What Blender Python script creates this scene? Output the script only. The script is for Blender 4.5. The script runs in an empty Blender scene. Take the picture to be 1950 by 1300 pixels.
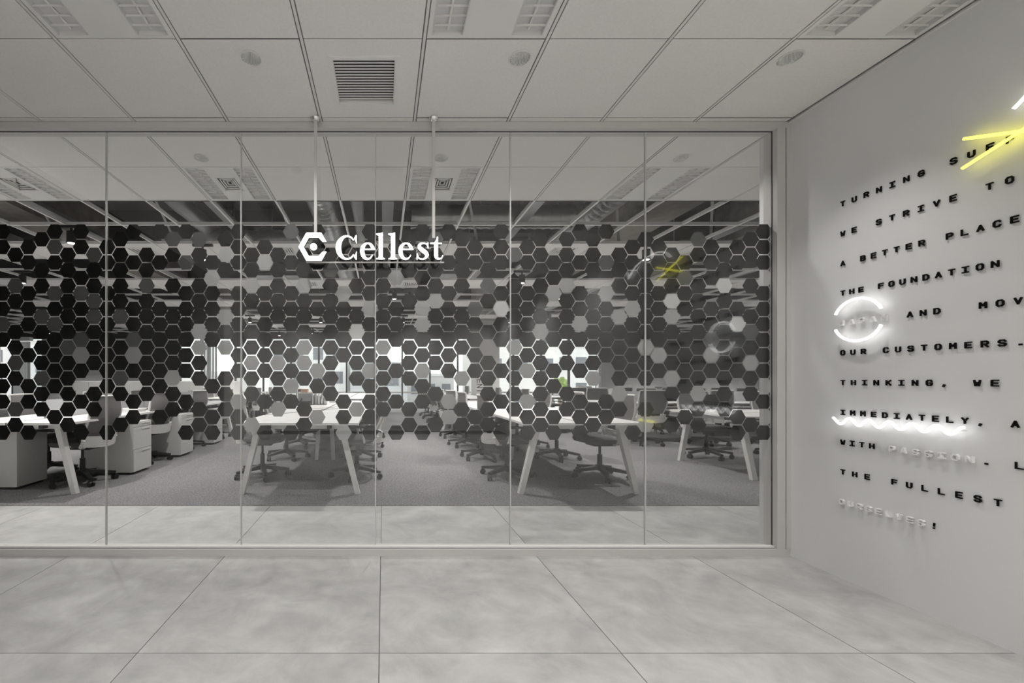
import bpy, math, random
from mathutils import Vector, Matrix
random.seed(7)
R = math.radians
sc = bpy.context.scene
col = sc.collection

# ------------------------------------------------------------------ camera
F, VX, VY = 782.0, 730.0, 725.0            # focal length and vanishing point in pixels of the 1950x1300 frame
EYE = 1.1245
cam_d = bpy.data.cameras.new('camera'); cam = bpy.data.objects.new('camera', cam_d); col.objects.link(cam)
cam.location = (0, 0, EYE); cam.rotation_euler = (R(90), 0, 0)
cam_d.sensor_width = 36; cam_d.lens = F / 1950 * 36
cam_d.shift_x = (975 - VX) / 1950; cam_d.shift_y = (VY - 650) / 1950
cam_d.clip_start = 0.05; cam_d.clip_end = 500
sc.camera = cam
# ------------------------------------------------------------------ world, exposure
w = bpy.data.worlds.new('world'); sc.world = w; w.use_nodes = True
bg = w.node_tree.nodes['Background']
bg.inputs[0].default_value = (0.985, 0.99, 1.0, 1); bg.inputs[1].default_value = 2.2
vs = sc.view_settings
vs.view_transform = 'Standard'; vs.look = 'None'; vs.gamma = 1; vs.use_curve_mapping = False
vs.exposure = 0.0
P_FOYER, P_WALL, P_INNER, P_OFFICE, P_BACK = 48.0, 38.0, 50.0, 170.0, 104.0   # lamp powers in watts
E_NEON, E_YELLOW, E_SIGN = 2.7, 2.8, 2.4
sc.cycles.max_bounces = 7; sc.cycles.diffuse_bounces = 4; sc.cycles.glossy_bounces = 5
sc.cycles.transparent_max_bounces = 24; sc.cycles.transmission_bounces = 6
sc.cycles.sample_clamp_indirect = 6.0
sc.cycles.use_adaptive_sampling = True; sc.cycles.adaptive_threshold = 0.03
sc.cycles.caustics_reflective = False; sc.cycles.caustics_refractive = False

# ------------------------------------------------------------------ materials
def lin(s):                                  # sRGB 0-255 -> linear
    s = s / 255.0
    return s / 12.92 if s <= 0.04045 else ((s + 0.055) / 1.055) ** 2.4
def mat(name, rgb, rough=0.6, metal=0.0, noise=0.0, nscale=8.0, bump=0.0, bscale=60.0, spec=0.4, emit=0.0, coat=0.0, rand=0.0, world_co=False):
    m = bpy.data.materials.new(name); m.use_nodes = True
    nt = m.node_tree; b = nt.nodes['Principled BSDF']
    if not isinstance(rgb, (tuple, list)): rgb = (rgb, rgb, rgb)
    b.inputs['Base Color'].default_value = (*rgb, 1); b.inputs['Roughness'].default_value = rough
    b.inputs['Metallic'].default_value = metal; b.inputs['Specular IOR Level'].default_value = spec
    b.inputs['Coat Weight'].default_value = coat
    if emit:
        b.inputs['Emission Color'].default_value = (*rgb, 1); b.inputs['Emission Strength'].default_value = emit
    if noise or bump:
        tc = nt.nodes.new('ShaderNodeTexCoord'); src = tc.outputs['Object']
        if world_co:
            g = nt.nodes.new('ShaderNodeNewGeometry'); src = g.outputs['Position']
    if noise:
        n = nt.nodes.new('ShaderNodeTexNoise'); n.inputs['Scale'].default_value = nscale; n.inputs['Detail'].default_value = 6
        nt.links.new(src, n.inputs['Vector'])
        mp = nt.nodes.new('ShaderNodeMapRange'); nt.links.new(n.outputs['Fac'], mp.inputs[0])
        mp.inputs[1].default_value = 0.25; mp.inputs[2].default_value = 0.75
        mp.inputs[3].default_value = 1 - noise; mp.inputs[4].default_value = 1 + noise
        vm = nt.nodes.new('ShaderNodeVectorMath'); vm.operation = 'SCALE'
        vm.inputs[0].default_value = rgb; nt.links.new(mp.outputs[0], vm.inputs['Scale'])
        nt.links.new(vm.outputs[0], b.inputs['Base Color'])
    if bump:
        n2 = nt.nodes.new('ShaderNodeTexNoise'); n2.inputs['Scale'].default_value = bscale; n2.inputs['Detail'].default_value = 3
        nt.links.new(src, n2.inputs['Vector'])
        bp = nt.nodes.new('ShaderNodeBump'); bp.inputs['Strength'].default_value = bump; bp.inputs['Distance'].default_value = 0.004
        nt.links.new(n2.outputs['Fac'], bp.inputs['Height']); nt.links.new(bp.outputs[0], b.inputs['Normal'])
    return m
M = {}
def tile_mat():
    m = bpy.data.materials.new('concrete_look_tile'); m.use_nodes = True; nt = m.node_tree; b = nt.nodes['Principled BSDF']
    tc = nt.nodes.new('ShaderNodeTexCoord'); oi = nt.nodes.new('ShaderNodeObjectInfo')
    mul = nt.nodes.new('ShaderNodeMath'); mul.operation = 'MULTIPLY'; mul.inputs[1].default_value = 37.0
    nt.links.new(oi.outputs['Random'], mul.inputs[0])
    add = nt.nodes.new('ShaderNodeVectorMath'); add.operation = 'ADD'
    nt.links.new(tc.outputs['Object'], add.inputs[0]); nt.links.new(mul.outputs[0], add.inputs[1])
    n1 = nt.nodes.new('ShaderNodeTexNoise'); n1.inputs['Scale'].default_value = 3.2; n1.inputs['Distortion'].default_value = 0.6; n1.inputs['Detail'].default_value = 9; n1.inputs['Roughness'].default_value = 0.66
    n2 = nt.nodes.new('ShaderNodeTexNoise'); n2.inputs['Scale'].default_value = 11; n2.inputs['Detail'].default_value = 6
    nt.links.new(add.outputs[0], n1.inputs['Vector']); nt.links.new(add.outputs[0], n2.inputs['Vector'])
    mx = nt.nodes.new('ShaderNodeMath'); mx.operation = 'MULTIPLY_ADD'; mx.inputs[1].default_value = 0.35
    nt.links.new(n2.outputs['Fac'], mx.inputs[0]); nt.links.new(n1.outputs['Fac'], mx.inputs[2])
    cr = nt.nodes.new('ShaderNodeValToRGB'); nt.links.new(mx.outputs[0], cr.inputs[0])
    e = cr.color_ramp.elements
    e[0].position = 0.48; e[0].color = (0.38, 0.375, 0.368, 1); e[1].position = 0.86; e[1].color = (0.555, 0.55, 0.54, 1)
    nt.links.new(cr.outputs[0], b.inputs['Base Color'])
    b.inputs['Roughness'].default_value = 0.5; b.inputs['Specular IOR Level'].default_value = 0.28
    return m
M['tile'] = tile_mat()
M['grout'] = mat('grout', 0.16, 0.9)
M['carpet'] = mat('carpet', (0.20, 0.195, 0.20), 1.0, noise=0.6, nscale=75, bump=0.5, bscale=220, spec=0.05, world_co=True)
M['panel'] = mat('ceiling_board', (0.87, 0.85, 0.83), 0.9, noise=0.03, nscale=70, bump=0.25, bscale=120, spec=0.1)
M['tbar'] = mat('white_bar', (0.80, 0.785, 0.77), 0.5)
M['joint'] = mat('joint_grey', 0.22, 0.8)
M['void'] = mat('dark_backing', 0.035, 0.9)
M['wall'] = mat('white_wall', (0.82, 0.815, 0.81), 0.75, noise=0.012, nscale=3, spec=0.15)
M['backwall'] = mat('light_plaster', (0.84, 0.83, 0.81), 0.8)
M['wall_g1'] = mat('dark_grey_wall', 0.10, 0.8)
M['wall_g2'] = mat('mid_grey_wall', 0.30, 0.8)
M['darkwall'] = mat('charcoal_wall', 0.03, 0.8)
M['alu'] = mat('satin_aluminium', (0.64, 0.625, 0.61), 0.5, 0.0)
M['alu_dark'] = mat('dark_gasket', 0.06, 0.7)
M['silicone'] = mat('clear_silicone', (0.60, 0.60, 0.59), 0.4)
M['film_D'] = mat('black_film', (0.010, 0.0095, 0.0095), 0.6, spec=0.2)
M['film_M'] = mat('grey_film', (0.12, 0.12, 0.121), 0.6, spec=0.2)
def film(name, d, t, a):
    m = bpy.data.materials.new(name); m.use_nodes = True; nt = m.node_tree; nt.nodes.clear()
    o = nt.nodes.new('ShaderNodeOutputMaterial'); di = nt.nodes.new('ShaderNodeBsdfDiffuse'); tl = nt.nodes.new('ShaderNodeBsdfTranslucent')
    di.inputs[0].default_value = (d, d, d, 1); tl.inputs[0].default_value = (t, t, t, 1)
    mx = nt.nodes.new('ShaderNodeMixShader'); mx.inputs[0].default_value = a
    nt.links.new(di.outputs[0], mx.inputs[1]); nt.links.new(tl.outputs[0], mx.inputs[2]); nt.links.new(mx.outputs[0], o.inputs[0])
    return m
M['film_L'] = film('frosted_film', 0.60, 0.72, 0.40)
M['film_W'] = film('white_film', 0.86, 0.80, 0.25)
def glass_mat(name, tint):
    m = bpy.data.materials.new(name); m.use_nodes = True; nt = m.node_tree; nt.nodes.clear()
    o = nt.nodes.new('ShaderNodeOutputMaterial'); tr = nt.nodes.new('ShaderNodeBsdfTransparent'); gl = nt.nodes.new('ShaderNodeBsdfGlossy')
    tr.inputs[0].default_value = (*tint, 1); gl.inputs['Roughness'].default_value = 0.0; gl.inputs[0].default_value = (1, 1, 1, 1)
    g = nt.nodes.new('ShaderNodeNewGeometry'); io = nt.nodes.new('ShaderNodeMath'); io.operation = 'MULTIPLY_ADD'
    io.inputs[1].default_value = 1 / 1.56 - 1.56; io.inputs[2].default_value = 1.56   # the same interface seen from either side
    nt.links.new(g.outputs['Backfacing'], io.inputs[0])
    fr = nt.nodes.new('ShaderNodeFresnel'); nt.links.new(io.outputs[0], fr.inputs['IOR'])
    mx = nt.nodes.new('ShaderNodeMixShader'); nt.links.new(fr.outputs[0], mx.inputs[0])
    nt.links.new(tr.outputs[0], mx.inputs[1]); nt.links.new(gl.outputs[0], mx.inputs[2]); nt.links.new(mx.outputs[0], o.inputs[0])
    return m
M['glass'] = glass_mat('partition_glass', (0.975, 0.98, 0.975))
M['winglass'] = glass_mat('window_glass', (0.96, 0.98, 0.97))
M['chrome'] = mat('mirror_reflector', (0.90, 0.90, 0.89), 0.20, 0.9)
M['white'] = mat('white_metal', (0.84, 0.83, 0.81), 0.45)
M['louvre'] = mat('louvre_metal', (0.72, 0.72, 0.71), 0.4)
M['lamp'] = mat('lamp_lens', (1, 0.97, 0.93), 0.5, emit=4.0)
M['led'] = mat('led_diffuser', (1, 0.98, 0.95), 0.5, emit=1.6)
M['black'] = mat('black_paint', 0.012, 0.5)
M['letter_k'] = mat('black_acrylic', 0.006, 0.6, spec=0.12)
M['letter_w'] = mat('white_acrylic', (0.95, 0.945, 0.94), 0.45)
M['neon'] = mat('white_neon', (1.0, 1.0, 1.0), 0.4, emit=E_NEON)
M['neon_y'] = mat('yellow_neon', (1.0, 0.95, 0.10), 0.4, emit=E_YELLOW)
M['sign_face'] = mat('lit_white_acrylic', (1.0, 1.0, 0.99), 0.4, emit=E_SIGN)
M['sign_side'] = mat('dark_bronze', 0.02, 0.5)
M['desk'] = mat('white_melamine', (0.80, 0.79, 0.78), 0.4)
M['leg'] = mat('white_steel', (0.68, 0.67, 0.655), 0.45)
M['shadowgrey'] = mat('dark_steel', 0.04, 0.6)  # own dark grey of mullions, beams, trays and backings
M['cab'] = mat('white_cabinet', (0.66, 0.655, 0.64), 0.45)
M['plastic_k'] = mat('black_plastic', 0.012, 0.45)
M['frame_g'] = mat('light_grey_plastic', (0.74, 0.73, 0.71), 0.4)
M['mesh_g'] = mat('grey_mesh_fabric', (0.20, 0.19, 0.19), 0.8, bump=0.4, bscale=400)
M['seat_g'] = mat('charcoal_fabric', (0.075, 0.073, 0.073), 0.9, bump=0.3, bscale=300)
M['concrete'] = mat('dark_concrete', (0.052, 0.051, 0.050), 0.9, noise=0.2, nscale=2.5, bump=0.4, bscale=20)
M['beige'] = mat('beige_fireproofing', (0.30, 0.28, 0.255), 0.95, noise=0.2, nscale=9, bump=0.8, bscale=40)
M['foil'] = mat('silver_foil', (0.62, 0.62, 0.62), 0.32, 0.85, bump=0.7, bscale=22)
M['galv'] = mat('galvanised_steel', (0.45, 0.455, 0.46), 0.4, 0.7, noise=0.1, nscale=6)
M['paper'] = mat('white_paper', 0.75, 0.8)
M['orange'] = mat('orange_card', (0.76, 0.50, 0.35), 0.6)
M['leaf'] = mat('leaf_green', (0.26, 0.36, 0.09), 0.6)
M['bark'] = mat('bark', (0.12, 0.08, 0.05), 0.9)
M['screen'] = mat('grey_screen_panel', (0.42, 0.42, 0.43), 0.6)
for i, c in enumerate(((0.56, 0.56, 0.56), (0.64, 0.62, 0.60), (0.42, 0.43, 0.44), (0.70, 0.70, 0.70))):
    M['bld%d' % i] = mat('facade_%d' % i, c, 0.85, noise=0.06, nscale=0.5)
M['bldwin'] = mat('dark_window', (0.14, 0.15, 0.17), 0.2)
M['ground'] = mat('asphalt', 0.2, 0.9)

# ------------------------------------------------------------------ mesh building
class MB:
    def __init__(s): s.v = []; s.f = []
    def add(s, vs_, fs_):
        o = len(s.v); s.v += [tuple(p) for p in vs_]; s.f += [tuple(i + o for i in f) for f in fs_]; return s
    def box(s, x0, x1, y0, y1, z0, z1):
        return s.add([(x0, y0, z0), (x1, y0, z0), (x1, y1, z0), (x0, y1, z0), (x0, y0, z1), (x1, y0, z1), (x1, y1, z1), (x0, y1, z1)],
                     [(0, 3, 2, 1), (4, 5, 6, 7), (0, 1, 5, 4), (1, 2, 6, 5), (2, 3, 7, 6), (3, 0, 4, 7)])
    def bar(s, a, b, wx, wy, up=(0, 0, 1), w2=None):       # a box beam from a to b, wx wide across 'side', wy thick along 'up'
        a = Vector(a); b = Vector(b); d = (b - a).normalized(); u = Vector(up)
        sd = d.cross(u).normalized(); u = sd.cross(d).normalized(); w2 = w2 or (wx, wy)
        vs_ = []
        for p, (ww, hh) in ((a, (wx, wy)), (b, w2)):
            for i, j in ((-1, -1), (1, -1), (1, 1), (-1, 1)): vs_.append(p + sd * (ww / 2 * i) + u * (hh / 2 * j))
        return s.add(vs_, [(3, 2, 1, 0), (4, 5, 6, 7), (0, 1, 5, 4), (1, 2, 6, 5), (2, 3, 7, 6), (3, 0, 4, 7)])
    def tube(s, pts, r, n=10, caps=True):
        pts = [Vector(p) for p in pts]; rs = r if isinstance(r, (list, tuple)) else [r] * len(pts)
        t0 = (pts[1] - pts[0]).normalized(); ref = Vector((0, 0, 1)) if abs(t0.z) < 0.9 else Vector((1, 0, 0))
        vs_ = []
        for i, p in enumerate(pts):
            t = (pts[min(i + 1, len(pts) - 1)] - pts[max(i - 1, 0)]).normalized()
            a = t.cross(ref).normalized(); b = a.cross(t).normalized()
            for k in range(n):
                q = 2 * math.pi * k / n; vs_.append(p + (a * math.cos(q) + b * math.sin(q)) * rs[i])
        fs_ = []
        for i in range(len(pts) - 1):
            for k in range(n): fs_.append((i * n + k, i * n + (k + 1) % n, (i + 1) * n + (k + 1) % n, (i + 1) * n + k))
        if caps: fs_ += [tuple(range(n))[::-1], tuple(range((len(pts) - 1) * n, len(pts) * n))]
        return s.add(vs_, fs_)
    def prism(s, poly, fn, h0, h1):                        # poly: 2D outline, fn(u, v, h) -> 3D
        n = len(poly)
        vs_ = [fn(u, v, h0) for u, v in poly] + [fn(u, v, h1) for u, v in poly]
        return s.add(vs_, [tuple(range(n))[::-1], tuple(range(n, 2 * n))] + [(i, (i + 1) % n, n + (i + 1) % n, n + i) for i in range(n)])
    def rings(s, rings_, caps=True):
        n = len(rings_[0]); vs_ = [p for r_ in rings_ for p in r_]
        fs_ = [(i * n + k, i * n + (k + 1) % n, (i + 1) * n + (k + 1) % n, (i + 1) * n + k) for i in range(len(rings_) - 1) for k in range(n)]
        if caps: fs_ += [tuple(range(n))[::-1], tuple(range((len(rings_) - 1) * n, len(rings_) * n))]
        return s.add(vs_, fs_)
    def mesh(s, name, m, smooth=False, fix=True):
        me = bpy.data.meshes.new(name); me.from_pydata(s.v, [], s.f)
        if fix:
            import bmesh
            bm = bmesh.new(); bm.from_mesh(me); bmesh.ops.recalc_face_normals(bm, faces=bm.faces); bm.to_mesh(me); bm.free()
        me.materials.append(m)
        if smooth:
            for p in me.polygons: p.use_smooth = True
            me.set_sharp_from_angle(angle=R(40))
        me.update(); return me
    def build(s, name, m, parent=None, loc=(0, 0, 0), smooth=False, fix=True, rz=0):
        return inst(name, s.mesh(name, m, smooth, fix), parent, loc, rz)
def inst(name, me, parent=None, loc=(0, 0, 0), rz=0):
    o = bpy.data.objects.new(name, me); col.objects.link(o)
    o.parent = parent; o.location = loc; o.rotation_euler = (0, 0, rz); return o
def tag(o, label=None, cat=None, group=None, kind=None):
    if label: o['label'] = label
    if cat: o['category'] = cat
    if group: o['group'] = group
    if kind: o['kind'] = kind
    return o
def thing(name, label, cat, loc=(0, 0, 0), rz=0, group=None, kind=None):
    o = bpy.data.objects.new(name, None); col.objects.link(o); o.empty_display_size = 0.1
    o.location = loc; o.rotation_euler = (0, 0, rz); return tag(o, label, cat, group, kind)
def copy_tree(o, parent=None):
    c = o.copy(); col.objects.link(c); c.parent = parent
    for ch in o.children: copy_tree(ch, c)
    return c
def spot(parent, loc, power, size=120, blend=0.6, radius=0.04, colr=(1, 0.986, 0.965)):
    l = bpy.data.lights.new('lamp', 'SPOT'); l.energy = power; l.spot_size = R(size); l.spot_blend = blend; l.shadow_soft_size = radius; l.color = colr
    o = bpy.data.objects.new('lamp', l); col.objects.link(o); o.parent = parent; o.location = loc; return o

GY = 2.68                    # front of the glass
H = 2.79                     # suspended ceiling
WX = 2.61                    # sign wall
BY = -4.0                    # wall behind
LX = -2.70                   # far left wall of the lobby
GX0 = 0.2                    # ceiling grid origin
FLEND = 3.695                # tiles end, carpet begins
CEND = 3.80                  # boards end, open grid begins
OX = 13.6; OY = 14.6; SLAB = 3.9

# ------------------------------------------------------------------ lobby floor: one-metre tiles
fl = MB().box(-6.2, 9.0, BY, FLEND, -0.10, -0.004).build('floor', M['grout'])
tag(fl, 'floor of large pale grey concrete-look tiles with thin dark joints', 'floor', kind='structure')
tme = MB().box(-0.498, 0.498, -0.498, 0.498, -0.012, 0.0).mesh('floor_tile', M['tile'])
for ix in range(-6, 9):
    for iy in range(-4, 4):
        cx, cy = -0.017 + ix + 0.5, -0.30 + iy + 0.5 - 0.003
        if iy == 3: cy = 3.195 + 0.002
        if ix > 2 and iy < 3: continue
        if ix < -3 and iy < 3: continue
        if cy - 0.5 < BY: continue
        inst('floor_tile', tme, fl, (cx, cy, 0))
ca = MB().box(-OX, OX, FLEND, OY + 0.1, -0.10, 0.002).build('floor', M['carpet'])
tag(ca, 'office floor of mottled grey loop-pile carpet behind the glass', 'carpet', kind='structure')

# ------------------------------------------------------------------ ceiling of boards
DL = [(-0.683, 2.121), (0.705, 2.121), (2.097, 2.121)]                 # downlights in the lobby
DL_ADDED = [(x, y) for y in (0.35, -1.45, -3.3) for x in (-1.9, -0.683, 0.705, 2.097)]  # unseen rows added to brighten the lobby and the wall behind
DL_IN = [(-3.14, 3.07), (-1.36, 3.07), (0.432, 3.07), (2.226, 3.07)]
GRL = (-0.267, 0.063, 2.128, 2.47)                                     # return air grille
ce = MB().box(-6.5, 9.0, BY, CEND, 2.96, 3.0).build('ceiling', M['void'])
tag(ce, 'suspended ceiling of square off-white boards in a fine grid', 'ceiling', kind='structure')
def rect_hole(x0, x1, y0, y1, hx0, hx1, hy0, hy1):
    b = MB(); z0, z1 = 0, 0.012
    b.box(x0, x1, y0, hy0, z0, z1).box(x0, x1, hy1, y1, z0, z1).box(x0, hx0, hy0, hy1, z0, z1).box(hx1, x1, hy0, hy1, z0, z1)
    return b
def round_hole(x0, x1, y0, y1, cx, cy, r, n=48):
    sq, ci = [], []
    angs = sorted([2 * math.pi * k / n for k in range(n)] + [math.atan2(yy - cy, xx - cx) % (2 * math.pi) for xx in (x0, x1) for yy in (y0, y1)])
    for a in angs:
        dx, dy = math.cos(a), math.sin(a); t = 1e9
        if dx > 1e-9: t = min(t, (x1 - cx) / dx)
        if dx < -1e-9: t = min(t, (x0 - cx) / dx)
        if dy > 1e-9: t = min(t, (y1 - cy) / dy)
        if dy < -1e-9: t = min(t, (y0 - cy) / dy)
        sq.append((cx + dx * t, cy + dy * t)); ci.append((cx + dx * r, cy + dy * r))
    m = len(angs); b = MB()
    b.rings([[(x, y, 0) for x, y in sq], [(x, y, 0) for x, y in ci], [(x, y, 0.012) for x, y in ci]], caps=False)
    return b
pme = MB().box(-0.2875, 0.2875, -0.2965, 0.2965, 0, 0.012).mesh('ceiling_panel', M['panel'])
def cell_x(i): return GX0 + 0.6 * i
TR_ROWS = {-1: 1, -2: 1, -6: 1, -7: 1, 2: 1}
for k in range(-10, 3):
    y0 = 2.0 + 0.6 * k
    for i in range(-11, 15):
        x0 = cell_x(i)
        if x0 > 2.3 and k < 1: continue
        if x0 < -2.9 and k < 1: continue
        if x0 > 7.6: continue
        if i % 3 == 0 and k in TR_ROWS and (k == 2 or x0 < 2.3): continue
        px0, px1, py0, py1 = x0 + 0.0125, x0 + 0.5875, y0 + 0.0035, y0 + 0.5965
        hit = [d for d in DL + DL_ADDED + DL_IN if x0 < d[0] < x0 + 0.6 and y0 < d[1] < y0 + 0.6]
        gc = ((GRL[0] + GRL[1]) / 2, (GRL[2] + GRL[3]) / 2)
        if hit:
            round_hole(px0, px1, py0, py1, hit[0][0], hit[0][1], 0.050).build('ceiling_panel', M['panel'], ce, (0, 0, H), fix=False)
        elif x0 < gc[0] < x0 + 0.6 and y0 < gc[1] < y0 + 0.6:
            rect_hole(px0, px1, py0, py1, GRL[0], GRL[1], GRL[2], GRL[3]).build('ceiling_panel', M['panel'], ce, (0, 0, H))
        else:
            inst('ceiling_panel', pme, ce, (x0 + 0.3, y0 + 0.3, H))
for i in range(-10, 14):
    x = cell_x(i)
    MB().box(x - 0.0065, x + 0.0065, BY if -2.75 < x < 2.5 else 2.80, CEND, H - 0.001, H + 0.03).build('ceiling_bar', M['tbar'], ce)
for i in range(-10, 14):
    x = cell_x(i); MB().box(x - 0.012, x + 0.012, BY if -2.75 < x < 2.5 else 2.80, CEND - 0.014, H + 0.004, H + 0.028).build('joint_strip', M['joint'], ce)
for k in range(-10, 3):
    y = 2.0 + 0.6 * k; MB().box(-2.7 if y < 2.7 else -6.4, 2.6 if y < 2.7 else 8.6, y - 0.0032, y + 0.0032, H + 0.003, H + 0.02).build('joint_strip', M['joint'], ce)
MB().box(-6.5, 9.0, CEND - 0.012, CEND, H, 3.0).build('edge_trim', M['tbar'], ce)

# downlights
def downlight(x, y, power, label, group, lit=True, size=122):
    t = thing('downlight', label, 'downlight', (x, y, H), 0, group)
    n = 40
    ring = lambda r, z, fz=0: [((r + (fz if k % 2 else -fz)) * math.cos(2 * math.pi * k / n), (r + (fz if k % 2 else -fz)) * math.sin(2 * math.pi * k / n), z) for k in range(n)]
    MB().rings([ring(0.048, 0.004), ring(0.055, 0.0), ring(0.058, -0.0035), ring(0.050, -0.0045), ring(0.047, 0.004)], caps=False).build('trim_ring', M['white'], t, smooth=True)
    rf = MB().rings([ring(0.0475, -0.001, 0.0022), ring(0.042, 0.030, 0.0030), ring(0.032, 0.065, 0.0022), ring(0.022, 0.085)], caps=False).build('reflector', M['chrome'], t, fix=False)
    rf2 = MB().rings([ring(0.024, 0.085), ring(0.026, 0.12)], caps=False).build('lamp_holder', M['black'], t)
    MB().rings([ring(0.022, 0.0845), ring(0.010, 0.080)], caps=True).build('lamp_lens', M['lamp'], t)
    if lit: spot(t, (0, 0, -0.008), power, size, 0.97, 0.03)
    return t
for k, (x, y) in enumerate(DL):
    downlight(x, y, P_WALL if x > 2 else P_FOYER, ['recessed chrome downlight beside the return air grille', 'recessed chrome downlight with its board next to the middle light trough',
              'recessed chrome downlight in the ceiling close to the lettered wall'][k], 'lobby downlights', True, 88 if x > 2 else 122)
for x, y in DL_ADDED: downlight(x, y, P_FOYER * 1.2 if y > 0 else P_BACK, 'recessed chrome downlight in the lobby ceiling away from the glass', 'lobby downlights further back')
for x, y in DL_IN: downlight(x, y, P_INNER * (0.5 if x > 2 else 1), 'recessed chrome downlight in the boarded ceiling strip just behind the glass', 'downlights behind the glass')

# light troughs with louvres
def trough(i, y0, y1, diffuser, label, group):
    x0 = cell_x(i); t = thing('light_trough', label, 'ceiling light', (x0 + 0.3, y0, H), 0, group)
    L = y1 - y0
    MB().box(-0.288, -0.268, 0.002, L - 0.002, 0, 0.03).box(0.268, 0.288, 0.002, L - 0.002, 0, 0.03).box(-0.268, 0.268, 0.002, 0.02, 0, 0.03).box(-0.268, 0.268, L - 0.02, L - 0.002, 0, 0.03).build('frame', M['white'], t)
    b = MB()
    if diffuser:
        b = rect_hole(-0.115, 0.115, 0.02, L - 0.02, -0.085, 0.085, 0.17, 0.40)
    else:
        b.box(-0.115, 0.115, 0.02, L - 0.02, 0, 0.012)
    b.build('centre_panel', M['white'], t)
    for s in (-1, 1):
        xa, xb = (0.115, 0.268) if s > 0 else (-0.268, -0.115)
        MB().box(xa, xb, 0.02, L - 0.02, 0.022, 0.028).box(xa, xa + 0.006, 0.02, L - 0.02, 0.0, 0.022).box(xb - 0.006, xb, 0.02, L - 0.02, 0.0, 0.022).build('reflector', M['louvre'], t)
        MB().tube([(0.5 * (xa + xb), 0.04, 0.015), (0.5 * (xa + xb), L - 0.04, 0.015)], 0.006, 8).build('tube_lamp', M['white'], t, smooth=True)
        nb = max(2, int(L / 0.05)); lv = MB().box(xa + 0.006, xb - 0.006, -0.001, 0.001, 0.001, 0.010).mesh('louvre_blade', M['white'])
        for k in range(1, nb): inst('louvre_blade', lv, t, (0, 0.02 + (L - 0.04) * k / nb, 0))
    if diffuser:
        g = None
        for q in range(4):
            hx, hy = 0.085 - 0.02 * q, 0.115 - 0.026 * q
            if q == 0: g = MB().box(-hx, hx, 0.285 - hy, 0.285 + hy, 0.035, 0.04).build('air_diffuser', M['void'], t)
            b = MB()
            z0, z1 = 0.002 + 0.003 * q, 0.008 + 0.003 * q; d = 0.011
            b.box(-hx, hx, 0.285 - hy, 0.285 - hy + d, z0, z1).box(-hx, hx, 0.285 + hy - d, 0.285 + hy, z0, z1).box(-hx, -hx + d, 0.285 - hy, 0.285 + hy, z0, z1).box(hx - d, hx, 0.285 - hy, 0.285 + hy, z0, z1)
            b.build('vane', M['white'], g)
    return t
for i in (-3, 0, 3):
    nm = {-3: 'louvred light trough two boards away from the return air grille', 0: 'louvred light trough directly in front of the hanging sign', 3: 'louvred light trough running along the lettered wall'}.get(i, 'louvred light trough over the far end of the lobby')
    trough(i, 0.8, 2.0, False, nm, 'lobby light troughs')
    trough(i, -2.2, -1.0, False, 'louvred light trough in the back of the lobby ceiling', 'lobby light troughs further back')
for i in (-9, -6, -3, 0, 3, 6, 9):
    trough(i, 3.2, 3.788, i <= 0, 'light trough with a square air diffuser in the boarded strip behind the glass' if i <= 0 else 'plain light trough in the boarded strip behind the glass', 'light troughs behind the glass')

# return air grille
g = thing('return_air_grille', 'white slatted return air grille set into a ceiling board', 'air grille', (0, 0, H))
x0, x1, y0, y1 = GRL
b = MB(); d = 0.022
b.box(x0 - d, x1 + d, y0 - d, y0, -0.004, 0.0).box(x0 - d, x1 + d, y1, y1 + d, -0.004, 0.0).box(x0 - d, x0, y0, y1, -0.004, 0.0).box(x1, x1 + d, y0, y1, -0.004, 0.0)
b.box(x0, x1, y0, y0 + 0.004, 0, 0.04).box(x0, x1, y1 - 0.004, y1, 0, 0.04).box(x0, x0 + 0.004, y0, y1, 0, 0.04).box(x1 - 0.004, x1, y0, y1, 0, 0.04).build('grille_frame', M['white'], g)
MB().box(x0, x1, y0, y1, 0.030, 0.034).build('backing', M['shadowgrey'], g)
sl = MB().bar((x0 + 0.004, 0, 0.016), (x1 - 0.004, 0, 0.016), 0.0120, 0.003, up=(0, -0.25, 0.97)).mesh('slat', M['white'])
for k in range(15): inst('slat', sl, g, (0, y0 + 0.012 + (y1 - y0 - 0.024) * (k + 0.5) / 15, 0))

# ------------------------------------------------------------------ lobby walls
tag(MB().box(WX, WX + 0.12, BY, GY + 0.07, 0, 3.0).build('wall_right', M['wall']), 'white lobby wall carrying black letters and neon', 'wall', kind='structure')
tag(MB().box(WX - 0.012, WX - 0.0005, BY, GY - 0.045, H - 0.012, H - 0.0015).build('trim_1', M['tbar']), 'slim white edge trim where ceiling meets the lettered wall', 'trim', kind='structure')
tag(MB().box(LX, WX, BY - 0.12, BY, 0, 3.0).build('wall_back', M['backwall']), 'pale wall behind the viewer facing the glass', 'wall', kind='structure')
tag(MB().box(LX - 0.12, LX, BY, -1.6, 0, 3.0).build('wall_left', M['backwall']), 'pale wall of the lobby opposite the lettered wall', 'wall', kind='structure')
for k, (ya, yb, m_) in enumerate(((-1.6, -0.4, 'wall_g2'), (-0.4, 0.9, 'wall_g1'), (0.9, GY + 0.05, 'darkwall'))):  # the two greys paint a gradual falloff of light along this unseen wall
    tag(MB().box(LX - 0.12, LX, ya, yb, 0, 3.0).build('wall_left', M[m_]), ['mid-grey wall panel of the lobby next to the pale wall', 'dark grey wall panel between the mid-grey and charcoal panels', 'charcoal wall panel of the lobby where the glass ends'][k], 'wall', kind='structure')

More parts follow.
